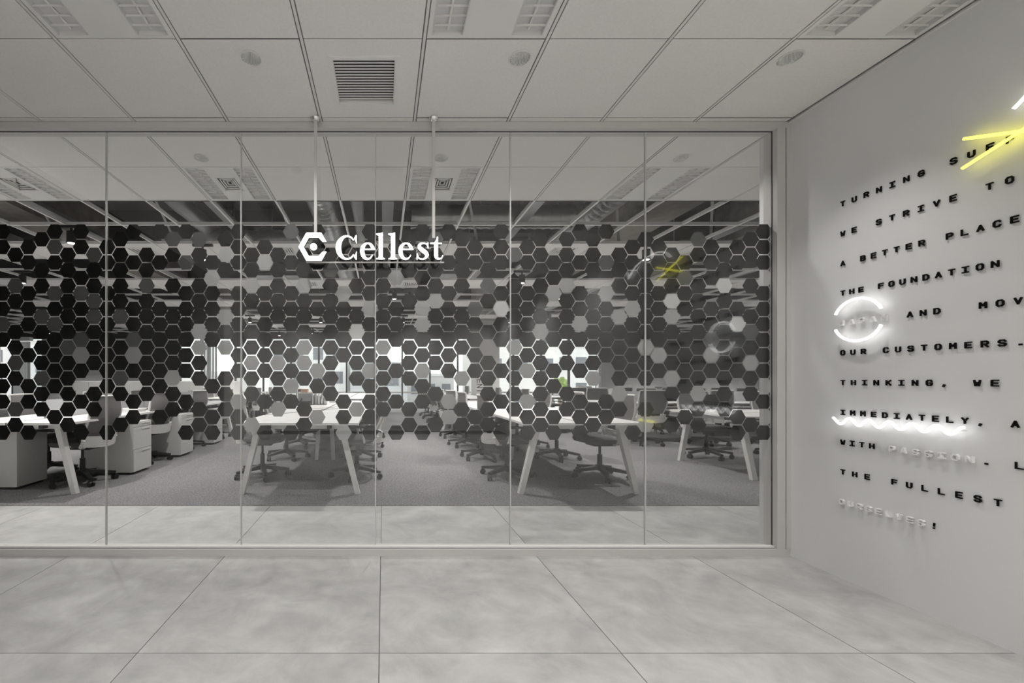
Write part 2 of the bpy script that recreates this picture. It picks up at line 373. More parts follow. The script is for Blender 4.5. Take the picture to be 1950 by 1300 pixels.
# ------------------------------------------------------------------ glass partition
SG = F / 2.688                                                         # pixels per metre on the glass
def gx(px): return (px - VX) / SG
def gz(py): return EYE - (py - VY) / SG
SEAMS = [-53, 204, 460, 715, 971, 1227, 1471]
GLX = gx(SEAMS[0])
fr = thing('partition_frame', 'satin aluminium frame around the glass partition', 'frame', (0, GY, 0))
MB().box(LX, WX, -0.045, 0.05, 0, 0.044).build('bottom_rail', M['alu'], fr)
MB().box(LX, WX - 0.086, -0.030, -0.008, 0.046, 0.058).build('bottom_bead', M['white'], fr)
MB().box(LX, WX - 0.086, -0.032, -0.006, 0.044, 0.047).build('bottom_gasket', M['alu_dark'], fr)
MB().box(LX, WX, -0.045, 0.05, H - 0.043, H - 0.003).build('top_rail', M['alu'], fr)
MB().box(LX, WX - 0.086, -0.009, -0.0055, H - 0.047, H - 0.043).build('top_gasket', M['alu_dark'], fr)
MB().box(WX - 0.026, WX, -0.050, 0.055, 0.044, H - 0.043).build('jamb_outer', M['alu'], fr)
MB().box(WX - 0.030, WX - 0.026, -0.038, 0.05, 0.044, H - 0.043).build('jamb_gasket', M['alu_dark'], fr)
MB().box(WX - 0.082, WX - 0.030, -0.045, 0.05, 0.044, H - 0.043).build('jamb_inner', M['alu'], fr)
MB().box(WX - 0.0845, WX - 0.082, -0.012, -0.006, 0.044, H - 0.043).build('glazing_bead', M['alu_dark'], fr)

PAT = """DD..DDMD.DDD.D
.D.MD.DDMD.MD
.DD.DDD.D.DD.D
D.DD.MDDDMDD.
DMD.MDMDDDD.D.
.DDDDDDMDDDDD
DD.DMDDM.D.D.D
.MDDMMDDD.DD.
.DD.DDDDDDD..D
DDDDDM.DDMD.D
D.D..DDM.D.DD.
.DDMDDDDDDD..
D.D..DDDDDD.D.
MD.D.DDDDLDD.
D.M.DDDDDD.D.D
MDDDDDLLDD.DD
..DLDDDD..D.DD
DLD..LDL.DDD.
DDD.DDDDDD.LDD
.DDLD.DDLDD.L
.DL.DDDDDD.D.D
.DDDDD.DLDDL.
M.D.DDDDDDLD.D
.DDLDDDLLD.DD
DDD..D.D.LD.L.
.DMDDDDDDDD..
.DD.LDDDD..DDL
.D.D.DWDDD.L.
DDDDDLDDDLDDDD
.DDDDDDLDDDD.
.D.L.DDD.D.D.D
DDD.D.DDDD.DD
D.DDDLLDDLDD.D
MDDDLDDDD.D.D
D.D.DDDDDD.LL.
DDDD.DDD.L.DD
.DD..MDDDD..DD
.DDMD.D.DDDDD
DDD.DWDD.D.D.D
.M.DDDDLDDDD.
.DD.DDDDDL.LDD
DDDDDDLDDDDDD
..DDL.DD.DD.DD
DDDLDDDDD.DD.
D.D.DDLD.D.DDD
DDD.DDDDDL.DD
D.M.LDDDD..DD.
.DDD.LDDDDLD.
.DDDDLDDDD...D
D.DDDDDLDD.DL
.DD.DDDDLD....
.DDDWLDDDLD.D
..DMDD.DDDD.D.
MD.DDDDDDDLDD
.DDD.DDMLD.D..
.DDWDDDDDDDD.
.DD..DWDDD..DD
DD.D.DMDLDD.D
DDD.DDDDDD.D.D
DDDDDDDDDDDDD""".split('\n')
HC, HR = 25.0 / SG, 29.43 / SG
hw, hh = 15.75 / SG, 13.7 / SG
def clip(poly, x, keep_right):
    out = []
    for a, b in zip(poly, poly[1:] + poly[:1]):
        ia = (a[0] >= x) == keep_right; ib = (b[0] >= x) == keep_right
        if ia: out.append(a)
        if ia != ib:
            t = (x - a[0]) / (b[0] - a[0]); out.append((x, a[1] + t * (b[1] - a[1])))
    return out
hexmesh = {}
for p in range(len(SEAMS) - 1):
    xa, xb = gx(SEAMS[p]) + 0.004, gx(SEAMS[p + 1]) - (0.004 if p < len(SEAMS) - 2 else 0.006)
    pane = thing('glass_pane', ['frameless glass pane at the charcoal wall end of the partition', 'frameless glass pane in front of the aisle-side drawer pedestals', 'frameless glass pane behind the hexagon emblem of the hanging sign',
                 'frameless glass pane behind the last letters of the hanging sign', 'frameless glass pane next but one to the aluminium jamb', 'frameless glass pane beside the aluminium jamb at the lettered wall'][p], 'glass pane', (0, 0, 0), 0, 'partition panes')
    MB().box(xa, xb, GY - 0.005, GY + 0.007, 0.046, H - 0.045).build('glass', M['glass'], pane)
    for ci in range(-46, 60):
        src = PAT[ci] if ci >= 0 else PAT[(-ci * 7 + (0 if ci % 2 == 0 else 1)) % 58 // 2 * 2 + (ci % 2)]
        cx = gx(4.3 + 25.0 * ci)
        if cx + hw < xa or cx - hw > xb: continue
        for r, ch in enumerate(src):
            if ch == '.': continue
            cz = gz(440.8 + 29.43 * (r + (0.5 if ci % 2 else 0)))
            full = cx - hw >= xa and cx + hw <= xb
            if full:
                if ch not in hexmesh:
                    pts = [(hw * math.cos(R(60 * k)), hh / math.sin(R(60)) * math.sin(R(60 * k))) for k in range(6)]
                    hexmesh[ch] = MB().prism(pts, lambda u, v, h: (u, h, v), 0.0, 0.0008).mesh('hexagon_film', M['film_' + ch])
                inst('hexagon_film', hexmesh[ch], pane, (cx, GY + 0.0074, cz))
            else:
                pts = [(cx + hw * math.cos(R(60 * k)), cz + hh / math.sin(R(60)) * math.sin(R(60 * k))) for k in range(6)]
                pts = clip(clip(pts, xa, True), xb, False) if len(pts) else []
                if len(pts) < 3 or max(q[0] for q in pts) - min(q[0] for q in pts) < 0.003: continue
                MB().prism([(u - cx, v - cz) for u, v in pts], lambda u, v, h: (u, h, v), 0.0, 0.0008).build('hexagon_film', M['film_' + ch], pane, (cx, GY + 0.0074, cz))
for n, s in enumerate(SEAMS[1:-1]):
    tag(MB().box(gx(s) - 0.0036, gx(s) + 0.0036, GY - 0.0052, GY + 0.0072, 0.046, H - 0.045).build('trim_%d' % (n + 2), M['silicone']), 'thin pale silicone joint between two glass panes', 'joint', 'glass joints', 'structure')

# ------------------------------------------------------------------ hanging sign
SY = 2.59; SS = F / SY
sign = thing('hanging_sign', 'lit white company name sign with hexagon emblem hung on two rods', 'sign', (0, SY, 0))
def sx(px): return (px - VX) / SS
def sz(py): return EYE - (py - VY) / SS
for px in (600.5, 826):
    rd = MB().box(sx(px) - 0.009, sx(px) + 0.009, 0.004, 0.016, sz(452), H - 0.012).build('rod', M['alu'], sign)
    n = 24; ring = lambda r, z: [(sx(px) + r * math.cos(2 * math.pi * k / n), 0.01 + r * math.sin(2 * math.pi * k / n), z) for k in range(n)]
    MB().rings([ring(0.028, H - 0.001), ring(0.029, H - 0.006), ring(0.020, H - 0.018), ring(0.012, H - 0.022)]).build('ceiling_cup', M['chrome'], rd, smooth=True)
MB().box(sx(583), sx(846), 0.006, 0.018, sz(499.5), sz(497.5)).build('support_rail', M['alu'], sign)
def cat(pts, per=8):
    out = []; P = [pts[0]] + list(pts) + [pts[-1]]
    for i in range(1, len(P) - 2):
        for k in range(per):
            t = k / per; a, b, c, d = P[i - 1], P[i], P[i + 1], P[i + 2]
            out.append(tuple(0.5 * (2 * b[j] + (c[j] - a[j]) * t + (2 * a[j] - 5 * b[j] + 4 * c[j] - d[j]) * t * t + (3 * b[j] - a[j] - 3 * c[j] + d[j]) * t ** 3) for j in range(len(b))))
    out.append(tuple(pts[-1])); return out
def stroke(path):                        # path of (u, v, width) -> strip outline pieces (quads)
    P = cat([(u, v, wd * 0.88) for u, v, wd in path]); L, Rr = [], []
    for i, (u, v, wd) in enumerate(P):
        a, b = P[max(i - 1, 0)], P[min(i + 1, len(P) - 1)]; dx, dy = b[0] - a[0], b[1] - a[1]; l = math.hypot(dx, dy) or 1
        nx, ny = -dy / l, dx / l; L.append((u + nx * wd / 2, v + ny * wd / 2)); Rr.append((u - nx * wd / 2, v - ny * wd / 2))
    return [[L[i], L[i + 1], Rr[i + 1], Rr[i]] for i in range(len(P) - 1)]
def arc(cx, cy, rx1, rx2, ry, keys):     # keys of (angle, width)
    return [(cx + (rx1 if math.cos(R(a)) < 0 else rx2) * math.cos(R(a)), cy + ry * math.sin(R(a)), wd) for a, wd in keys]
def rect(a, b, c, d): return [(a, c), (b, c), (b, d), (a, d)]
def g_C(): return stroke(arc(320, 115, 86, 82, 112, [(40, 12), (62, 15), (90, 17), (118, 30), (150, 52), (180, 60), (210, 52), (242, 30), (270, 17), (298, 15), (322, 11)])) + \
    [[(414, 236), (406, 236), (388, 205), (398, 186), (414, 152)], [(414, -4), (406, -4), (386, 24), (398, 44), (414, 78)]]
def g_e(o): return [[(u + o, v) for u, v in q] for q in stroke(arc(77, 80, 54, 54, 77, [(12, 36), (30, 36), (60, 26), (90, 15), (120, 26), (150, 42), (180, 47), (210, 43), (240, 32), (270, 20), (300, 14), (330, 8)])) + [rect(28, 150, 92, 103)]]
def g_l(o): return [[(u + o, v) for u, v in q] for q in [rect(25, 66, 0, 240), [(0, 252), (0, 243), (25, 232), (66, 232), (66, 261)], rect(2, 86, 0, 10), [(16, 10), (25, 22), (66, 22), (75, 10)]]]
def g_s(): return stroke([(1116, 112, 7), (1104, 146, 11), (1066, 158, 14), (1034, 143, 28), (1031, 116, 38), (1062, 88, 46), (1096, 60, 44), (1103, 30, 34), (1070, 2, 14), (1028, 10, 12), (1008, 52, 7)]) + [rect(1110, 1119, 108, 164), rect(1003, 1012, -4, 56)]
def g_t(): return [[(1176, 30), (1213, 30), (1213, 222), (1204, 222), (1196, 190), (1176, 164)], rect(1140, 1250, 150, 161), [(1140, 150), (1176, 164), (1176, 161), (1140, 161)]] + \
    stroke([(1194.5, 44, 37), (1198, 20, 34), (1220, 4, 20), (1246, 12, 10), (1260, 40, 6)])
def hexlogo():
    cx, cy, a, bb = 598.0, 471.5, 28.5, 26.5; q = []
    O = [(cx + 0.52 * a * 1.0, cy - bb), (cx - 0.48 * a, cy - bb), (cx - a, cy), (cx - 0.48 * a, cy + bb), (cx + 0.52 * a, cy + bb)]
    k = 0.655; I = [(cx + (x - cx) * k, cy + (y - cy) * k) for x, y in O]
    for i in range(4): q.append([O[i], O[i + 1], I[i + 1], I[i]])
    q.append([O[0], I[0], (cx + 17.0, cy - 9.3), (cx + 24.5, cy - 9.3)]); q.append([O[4], I[4], (cx + 17.0, cy + 9.3), (cx + 24.5, cy + 9.3)])
    q.append([(cx + 6.6 * math.cos(2 * math.pi * i / 28), cy + 6.6 * math.sin(2 * math.pi * i / 28)) for i in range(28)])
    return q
def sign_piece(name, quads, conv):
    body, face = MB(), MB()
    fn = lambda u, v, h: (u, h, v)
    for q in quads:
        c = [conv(*p) for p in q]
        body.prism(c, fn, -0.014, 0.006); face.prism(c, fn, -0.020, -0.0135)
    o = body.build(name, M['sign_side'], sign); face.build('lit_face', M['sign_face'], o); return o
cv = lambda u, v: (sx(600 + u / 5.2), sz(495 - v / 5.2))
sign_piece('emblem', hexlogo(), lambda x, y: (sx(x), sz(y)))
for q in (g_C(), g_e(445), g_l(605), g_l(725), g_e(822), g_s(), g_t()): sign_piece('sign_letter', q, cv)

# ------------------------------------------------------------------ lettered wall
ST = {'A': [[(0, 0), (.5, 1), (1, 0)], [(.2, .3), (.8, .3)]], 'B': [[(0, 0), (0, 1), (.75, 1), (.95, .86), (.95, .66), (.75, .52), (0, .52)], [(.75, .52), (1, .38), (1, .14), (.8, 0), (0, 0)]],
      'C': [[(1, .78), (.8, 1), (.25, 1), (0, .78), (0, .22), (.25, 0), (.8, 0), (1, .22)]], 'D': [[(0, 0), (0, 1), (.65, 1), (1, .72), (1, .28), (.65, 0), (0, 0)]],
      'E': [[(1, 1), (0, 1), (0, 0), (1, 0)], [(0, .5), (.85, .5)]], 'F': [[(1, 1), (0, 1), (0, 0)], [(0, .48), (.85, .48)]],
      'G': [[(1, .8), (.8, 1), (.25, 1), (0, .78), (0, .22), (.25, 0), (.8, 0), (1, .2), (1, .48), (.55, .48)]], 'H': [[(0, 0), (0, 1)], [(1, 0), (1, 1)], [(0, .5), (1, .5)]],
      'I': [[(0, 1), (1, 1)], [(0, 0), (1, 0)], [(.5, 0), (.5, 1)]], 'J': [[(.35, 1), (1, 1), (1, .22), (.75, 0), (.25, 0), (0, .22)]],
      'K': [[(0, 0), (0, 1)], [(0, .4), (1, 1)], [(.3, .58), (1, 0)]], 'L': [[(0, 1), (0, 0), (1, 0)]], 'M': [[(0, 0), (0, 1), (.5, .45), (1, 1), (1, 0)]],
      'N': [[(0, 0), (0, 1), (1, 0), (1, 1)]], 'O': [[(.25, 0), (0, .22), (0, .78), (.25, 1), (.75, 1), (1, .78), (1, .22), (.75, 0), (.25, 0)]],
      'P': [[(0, 0), (0, 1), (.75, 1), (1, .84), (1, .58), (.75, .42), (0, .42)]], 'R': [[(0, 0), (0, 1), (.75, 1), (1, .84), (1, .62), (.75, .46), (0, .46)], [(.5, .46), (1, 0)]],
      'S': [[(1, .82), (.78, 1), (.22, 1), (0, .84), (0, .64), (.22, .54), (.78, .46), (1, .36), (1, .16), (.78, 0), (.22, 0), (0, .18)]], 'T': [[(0, 1), (1, 1)], [(.5, 0), (.5, 1)]],
      'U': [[(0, 1), (0, .22), (.25, 0), (.75, 0), (1, .22), (1, 1)]], 'V': [[(0, 1), (.5, 0), (1, 1)]], 'W': [[(0, 1), (.22, 0), (.5, .6), (.78, 0), (1, 1)]],
      'Y': [[(0, 1), (.5, .48), (1, 1)], [(.5, .48), (.5, 0)]], ',': [[(.5, .12), (.3, -.2)]], '.': [[(.35, .06), (.65, .06)]], '!': [[(.5, 1), (.42, .42)], [(.34, .04), (.46, .04)]]}
LW, LH, LT = 0.0178, 0.0240, 0.0056
def letter_mesh(ch, m):
    b = MB(); dz = 0.0
    for path in ST[ch]:
        for (u0, v0), (u1, v1) in zip(path, path[1:]):
            dz += 0.00012
            a = Vector(((u0 - .5) * LW, (v0 - .5) * LH)); c = Vector(((u1 - .5) * LW, (v1 - .5) * LH)); d = (c - a).normalized(); e = LT / 2 * 0.72
            a2, c2 = a - d * e, c + d * e; n = Vector((-d.y, d.x)) * (LT * (1.35 if ch in ',.' else 1) / 2)
            q = [a2 - n, c2 - n, c2 + n, a2 + n]
            b.prism([tuple(p) for p in q], lambda u, v, h: (-h, -u, v), 0.002, (0.0065 if m is M['letter_k'] else 0.015) + dz)
    return b.mesh('wall_letter', m)
LET = {}
def wy(px): return F * WX / (px - VX)
Y0 = 2.329
LINES = [('TURNING SUFFERING', .0566, ''), ('WE STRIVE TO', .0564, ''), ('A BETTER PLACE', .0488, ''), ('THE FOUNDATION', .0446, ''), ('JAPAN AND  MOVE', .0495, 'JAPAN'), ('OUR CUSTOMERS.', .0500, ''),
         ('THINKING, WE', .0527, ''), ('IMMEDIATELY, AND', .0489, ''), ('WITH PASSION. LIVE', .0462, 'PASSION'), ('THE FULLEST', .0588, ''), ('OURSELVES!', .0430, 'OURSELVES')]
ORD = ['first', 'second', 'third', 'fourth']
seen_words = {}
for k, (txt, pitch, whites) in enumerate(LINES):
    z = 2.129 - 0.169 * k; idx = 0
    for word in txt.split(' '):
        pure = word.strip('.,!')
        cnt = {}
        tot = {c: word.count(c) for c in word}
        nth = seen_words.get(pure, 0); seen_words[pure] = nth + 1
        extra = ''
        if pure == 'WE': extra = ' before STRIVE' if k == 1 else ' after THINKING'
        if pure == 'THE': extra = ' before FOUNDATION' if k == 3 else ' before FULLEST'
        if pure == 'AND': extra = ' after JAPAN' if k == 4 else ' after IMMEDIATELY'
        for ch in word:
            cnt[ch] = cnt.get(ch, 0) + 1
            white = whites and pure == whites and ch.isalpha()
            key = (ch, bool(white))
            if key not in LET: LET[key] = letter_mesh(ch, M['letter_w'] if white else M['letter_k'])
            o = inst('wall_letter', LET[key], None, (WX, Y0 - pitch * idx, z + (-0.0 if ch != ',' else 0)))
            nmz = {',': 'comma', '.': 'full stop', '!': 'exclamation mark'}.get(ch, 'letter ' + ch)
            pre = (ORD[cnt[ch] - 1] + ' ') if tot[ch] > 1 else ''
            tag(o, ('%s raised %s%s %s the word %s%s' % ('white' if white else 'black', pre, nmz, 'in' if ch.isalpha() else 'after', pure, extra)), 'letter', 'raised wall letters')
            idx += 1
        if word: idx += 1
        else: idx += 1
# neon tubes
NX = WX - 0.034
def neon(name, pts, m, label, r=0.0064, standoffs=()):
    t = thing(name, label, 'neon light', (0, 0, 0), 0, 'neon tubes on the wall')
    for path in pts: MB().tube(path, r, 10).build('tube', m, t, smooth=True)
    for (y, z) in standoffs: MB().tube([(NX, y, z), (WX, y, z)], 0.003, 8).build('standoff', M['white'], t, smooth=True)
    return t
def circ(cy, cz, r, a0, a1, n=40): return [(NX, cy - r * math.cos(R(a0 + (a1 - a0) * i / n)), cz + r * math.sin(R(a0 + (a1 - a0) * i / n))) for i in range(n + 1)]
CY, CZ, CR = 2.232, 1.4575, 0.115
neon('neon_circle', [circ(CY, CZ, CR, 22, 158), circ(CY, CZ, CR, 202, 338)], M['neon'], 'white neon circle in two arcs ringing the white word JAPAN', standoffs=[(CY, CZ + CR), (CY, CZ - CR)])
def wave(ya, yb, z, per, amp, n=160): return [(NX, ya + (yb - ya) * i / n, z + amp * math.cos(2 * math.pi * (ya - (ya + (yb - ya) * i / n)) / per + 0.5)) for i in range(n + 1)]
neon('neon_wave', [wave(2.352, 1.822, 0.900, 0.0895, 0.0175)], M['neon'], 'white wavy neon underline beneath the word IMMEDIATELY', standoffs=[(2.33, 0.903), (1.84, 0.903)])
neon('neon_cross', [[(NX, 1.822, 2.198), (NX, 1.494, 2.066)], [(NX - 0.008, 1.822, 2.066), (NX - 0.008, 1.494, 2.192)]], M['neon_y'], 'yellow neon cross striking out the word SUFFERING', standoffs=[(1.66, 2.132)])
ap = cat([(NX, 1.678, 2.236), (NX, 1.60, 2.30), (NX, 1.475, 2.335), (NX, 1.30, 2.325), (NX, 1.16, 2.285), (NX, 1.06, 2.225)], 8)
neon('neon_arrow', [ap, [(NX, 1.105, 2.24), (NX, 1.045, 2.195), (NX, 1.03, 2.265)]], M['neon'], 'white neon arc with an arrow head above the yellow cross', standoffs=[(1.475, 2.335)])
neon('neon_wave', [wave(1.446, 1.21, 0.734, 0.042, 0.011, 80)], M['neon_y'], 'short yellow wavy neon underline below the word AND', standoffs=[(1.33, 0.734)])

# ------------------------------------------------------------------ office shell
tag(MB().box(WX, OX, GY + 0.07, GY + 0.17, 0, SLAB).build('wall_front', M['wall']), 'white office wall continuing from the glass behind the lettered wall', 'wall', kind='structure')
tag(MB().box(-OX, LX - 0.12, GY - 0.05, GY + 0.05, 0, SLAB).build('wall_front', M['wall']), 'white office wall continuing from the free end of the glass', 'wall', kind='structure')
tag(MB().box(-OX, OX, CEND + 0.001, CEND + 0.02, H + 0.002, SLAB).build('wall_plenum', M['darkwall']), 'dark bulkhead face above the edge of the boarded ceiling', 'wall', kind='structure')
tag(MB().box(-OX - .1, -OX, GY, OY, 0, SLAB).build('wall_left', M['wall']), 'white side wall of the office beyond the cabinets', 'wall', kind='structure')
tag(MB().box(OX, OX + .1, GY, OY, 0, SLAB).build('wall_right', M['wall']), 'white side wall of the office beyond the crosswise desks', 'wall', kind='structure')
tag(MB().box(-OX, OX, CEND, OY + 0.15, SLAB, SLAB + 0.1).build('ceiling', M['concrete']), 'exposed dark concrete slab above the open grid', 'ceiling', kind='structure')
b = MB().box(-OX, OX, OY, OY + 0.15, 0, 0.12).box(7.65, OX, OY, OY + 0.15, 0.12, 2.62).box(-12.15, -7.28, OY, OY + 0.15, 0.12, 2.62)
tag(b.build('wall_window', M['wall']), 'office outer wall around the long row of windows', 'wall', kind='structure')
tag(MB().box(-OX, OX, OY, OY + 0.15, 2.62, SLAB).build('wall_bulkhead', M['concrete']), 'dark concrete bulkhead above the row of windows', 'wall', kind='structure')
MX0 = 0.672 - 0.99 * 14
for n in [0] + list(range(6, 21)):
    xa = MX0 + 0.99 * n
    wdw = thing('window_%d' % (n + 1), 'tall window bay with dark mullion and white transom bar', 'window', (xa, OY, 0.12), 0, 'windows of the outer wall', 'structure')
    MB().box(-0.028, 0.028, 0.0, 0.10, 0, 2.5).build('mullion', M['shadowgrey'], wdw)
    MB().box(0.028, 0.962, 0.01, 0.09, 0.57, 0.62).build('transom', M['white'], wdw)
    MB().box(0.028, 0.962, 0.04, 0.046, 0.0, 0.57).build('pane', M['winglass'], wdw)
    MB().box(0.028, 0.962, 0.04, 0.046, 0.62, 2.5).build('pane', M['winglass'], wdw)
for n, x in enumerate((-12.75, -6.15, 7.55)):
    vb = thing('vertical_blind', ['drawn-back white vertical blind at the window beyond the cabinets', 'drawn-back white vertical blind where the cabinets end', 'drawn-back white vertical blind at the last window before the solid wall'][n], 'blind', (x, OY - 0.12, 0.01))
    MB().box(-0.3, 0.3, -0.03, 0.12, 2.53, 2.66).build('head_rail', M['white'], vb)
    for k in range(6): MB().bar((-0.25 + 0.1 * k, 0, 0), (-0.25 + 0.1 * k, 0, 2.50), 0.006, 0.085, up=(0.5, 0.8, 0)).build('slat', M['paper'], vb)

# open grid ceiling: bars both ways, boards in every third row
og = thing('ceiling', 'open white grid ceiling of the office with rows of boards', 'ceiling', (0, 0, 0), 0, None, 'structure')
for i in range(-22, 23):
    x = cell_x(i); MB().box(x - 0.010, x + 0.010, CEND, OY - 0.1, H, H + 0.035).build('grid_bar', M['white'], og)
RY = [5.0 + 1.8 * k for k in range(5)]
yy = 4.4
while yy < OY - 0.3:
    MB().box(-OX, OX, yy - 0.012, yy + 0.012, H + 0.001, H + 0.033).build('grid_bar', M['white'], og); yy += 0.6
pm2 = MB().box(-0.284, 0.284, -0.286, 0.286, 0, 0.012).mesh('ceiling_panel', M['panel'])
dif = None
n_p = 0
for y0 in RY:
    for i in range(-16, 17):
        if i % 3 == 0: continue
        inst('ceiling_panel', pm2, og, (cell_x(i) + 0.3, y0 + 0.3, H + 0.006)); n_p += 1
cas = None
for y0 in RY:
    for i in range(-15, 16, 3):
        lab = 'square white ceiling air diffuser in a row of boards over the desks'
        if cas is None:
            cas = thing('air_diffuser', lab, 'air diffuser', (cell_x(i) + 0.3, y0 + 0.3, H), 0, 'office air diffusers')
            MB().box(-0.284, 0.284, -0.286, -0.15, 0.004, 0.016).box(-0.284, 0.284, 0.15, 0.286, 0.004, 0.016).box(-0.284, -0.15, -0.15, 0.15, 0.004, 0.016).box(0.15, 0.284, -0.15, 0.15, 0.004, 0.016).build('board', M['white'], cas)
            MB().box(-0.15, 0.15, -0.15, 0.15, 0.04, 0.045).build('throat', M['void'], cas)
            for q in range(4):
                h_ = 0.145 - 0.034 * q; d = 0.018; z0 = 0.002 + 0.004 * q
                MB().box(-h_, h_, -h_, -h_ + d, z0, z0 + .004).box(-h_, h_, h_ - d, h_, z0, z0 + .004).box(-h_, -h_ + d, -h_, h_, z0, z0 + .004).box(h_ - d, h_, -h_, h_, z0, z0 + .004).build('vane', M['white'], cas)
        else:
            c = copy_tree(cas); c.location = (cell_x(i) + 0.3, y0 + 0.3, H)
# spotlights
def spotlight(px, py, lab, xy=None):
    z = 2.60; y = (z - EYE) * F / (VY - py) if py else xy[1]; x = (px - VX) * y / F if py else xy[0]
    y2 = 4.4 + 0.6 * round((y - 4.4) / 0.6); x *= (y2 / y if py else 1); y = y2
    t = thing('track_spotlight', lab, 'spotlight', (x, y, z), 0, 'black spotlights of the office')
    MB().tube([(0, 0, 0), (0, 0, 0.12)], 0.045, 16).build('head', M['black'], t, smooth=True)
    MB().tube([(0, 0, -0.003), (0, 0, 0.002)], 0.036, 16).build('lens', M['lamp'], t)
    MB().tube([(0, 0, 0.12), (0, 0, 0.16)], 0.012, 8).build('yoke', M['black'], t)
    MB().box(-0.12, 0.12, -0.018, 0.018, 0.16, 0.19).build('track_adapter', M['black'], t)
    spot(t, (0, 0, -0.01), P_OFFICE, 116, 0.6, colr=(1, 0.975, 0.94))
for (px, py), lab in zip([(136, 468), (43, 534), (751, 572), (476, 616), (611, 614), (532, 640), (994, 533), (1046, 606)],
    ['black cylinder spotlight over the desk with drawer pedestals nearest the glass', 'black cylinder spotlight between ducts towards the cabinets', 'black cylinder spotlight below a square air diffuser',
     'black cylinder spotlight far over the aisle beside the cabinets', 'black cylinder spotlight far over the desk with the orange box', 'small far black spotlight near the windows',
     'black cylinder spotlight over the chairs beside the pillar row', 'small far black spotlight beyond the pillar']):
    spotlight(px, py, lab)
for x in (-10.4, -7.4, -5.0, -2.2, 0.5, 3.2, 6.2, 9.2, 12.0):  # extra heads added in a grid as general light for the office
    for y in (5.0, 7.4, 10.4, 12.8):
        spotlight(0, None, 'black cylinder spotlight hanging below the open grid', (x, y))

# services above the grid
def spiral(name, pts, r, m, lab, cat_='duct', ribs=0.11):
    t = thing(name, lab, cat_, (0, 0, 0), 0, 'ducts above the grid')
    A, B = Vector(pts[0]), Vector(pts[-1]); L = (B - A).length; n = int(L / ribs); P, rr = [], []
    for i in range(n + 1):
        for q, f in ((0, 1.0), (0.4, 0.93), (0.6, 0.93)):
            if i == n and q: continue
            P.append(A.lerp(B, (i + q) / n)); rr.append(r * f)
    MB().tube(P, rr, 20).build('duct_skin', m, t, smooth=True)
    for k in range(1, 4):
        p = A.lerp(B, k / 4); MB().tube([(p.x - r * 0.9, p.y, p.z), (p.x - r * .9, p.y, SLAB)], 0.006, 6).build('hanger_rod', M['galv'], t)
spiral('spiral_duct', [(-0.72, 4.0, 3.22), (-0.72, 9.0, 3.22)], 0.17, M['foil'], 'large silver foil-wrapped round duct running towards the windows')
spiral('spiral_duct', [(-0.30, 4.0, 3.16), (-0.30, 8.2, 3.16)], 0.075, M['galv'], 'thin grey round pipe beside the large silver duct', ribs=0.6)
spiral('spiral_duct', [(0.35, 5.25, 3.22), (2.4, 5.25, 3.22)], 0.15, M['foil'], 'crinkled silver duct lying crosswise behind the sign')
spiral('spiral_duct', [(2.7, 4.0, 3.30), (2.7, 8.0, 3.30)], 0.16, M['foil'], 'silver flexible duct running towards the windows beside the beige beam')
spiral('spiral_duct', [(-3.2, 6.05, 3.20), (-0.95, 6.05, 3.20)], 0.14, M['foil'], 'crinkled silver duct lying crosswise over the middle aisle')
spiral('spiral_duct', [(-4.4, 7.9, 3.68), (3.4, 7.9, 3.68)], 0.16, M['foil'], 'long silver duct crossing high above the benches')
spiral('spiral_duct', [(-2.55, 4.1, 3.35), (-2.55, 10, 3.35)], 0.12, M['galv'], 'grey galvanised duct between the pedestal desk and the middle desk', ribs=0.5)
for k, (x, zz, wd) in enumerate(((-4.75, 3.25, 0.55), (3.75, 3.35, 0.5), (5.6, 3.3, 0.4))):
    tag(MB().box(x - wd / 2, x + wd / 2, CEND + 0.05, OY, zz, SLAB).build('fireproofed_beam', M['beige']), ['rough beige beam above the desk with drawer pedestals', 'rough beige beam above the aisle by the lettered wall', 'rough beige beam over the crosswise desks'][k], 'beam')
for k, y in enumerate((6.9, 9.6, 12.6)):
    tag(MB().box(-OX, OX, y - 0.2, y + 0.2, 3.42, SLAB).build('concrete_beam', M['concrete']), 'dark concrete beam spanning across the office ceiling', 'beam', 'crosswise concrete beams')
for k, (x, y) in enumerate(((-2.0, 7.6), (0.9, 7.5), (1.7, 6.2), (-5.9, 6.0), (5.0, 6.5))):
    t = thing('fan_coil_unit', 'grey box fan coil unit hung above the open grid', 'fan coil unit', (x, y, 3.02), 0, 'fan coil units')
    MB().box(-0.45, 0.45, -0.22, 0.22, 0, 0.26).build('casing', M['galv'], t); MB().box(-0.40, 0.40, -0.235, -0.22, 0.05, 0.20).build('filter', M['shadowgrey'], t)
    for s in (-1, 1): MB().tube([(0.4 * s, 0, 0.26), (0.4 * s, 0, SLAB - 3.02)], 0.006, 6).build('hanger_rod', M['galv'], t)
for k, x in enumerate((-1.9, 0.05, 1.7, 4.55, -3.9, 6.6)):
    t = thing('cable_tray', 'white cable tray running lengthwise above the grid', 'cable tray', (x, 0, 3.08), 0, 'cable trays')
    MB().box(-0.06, 0.06, CEND + 0.1, 13.5, 0, 0.006).box(-0.066, -0.06, CEND + 0.1, 13.5, 0, 0.045).box(0.06, 0.066, CEND + 0.1, 13.5, 0, 0.045).build('tray', M['galv'], t)
    for y in (4.6, 7.2, 9.8, 12.2): MB().tube([(0, y, 0.006), (0, y, SLAB - 3.08)], 0.005, 6).build('hanger_rod', M['galv'], t)
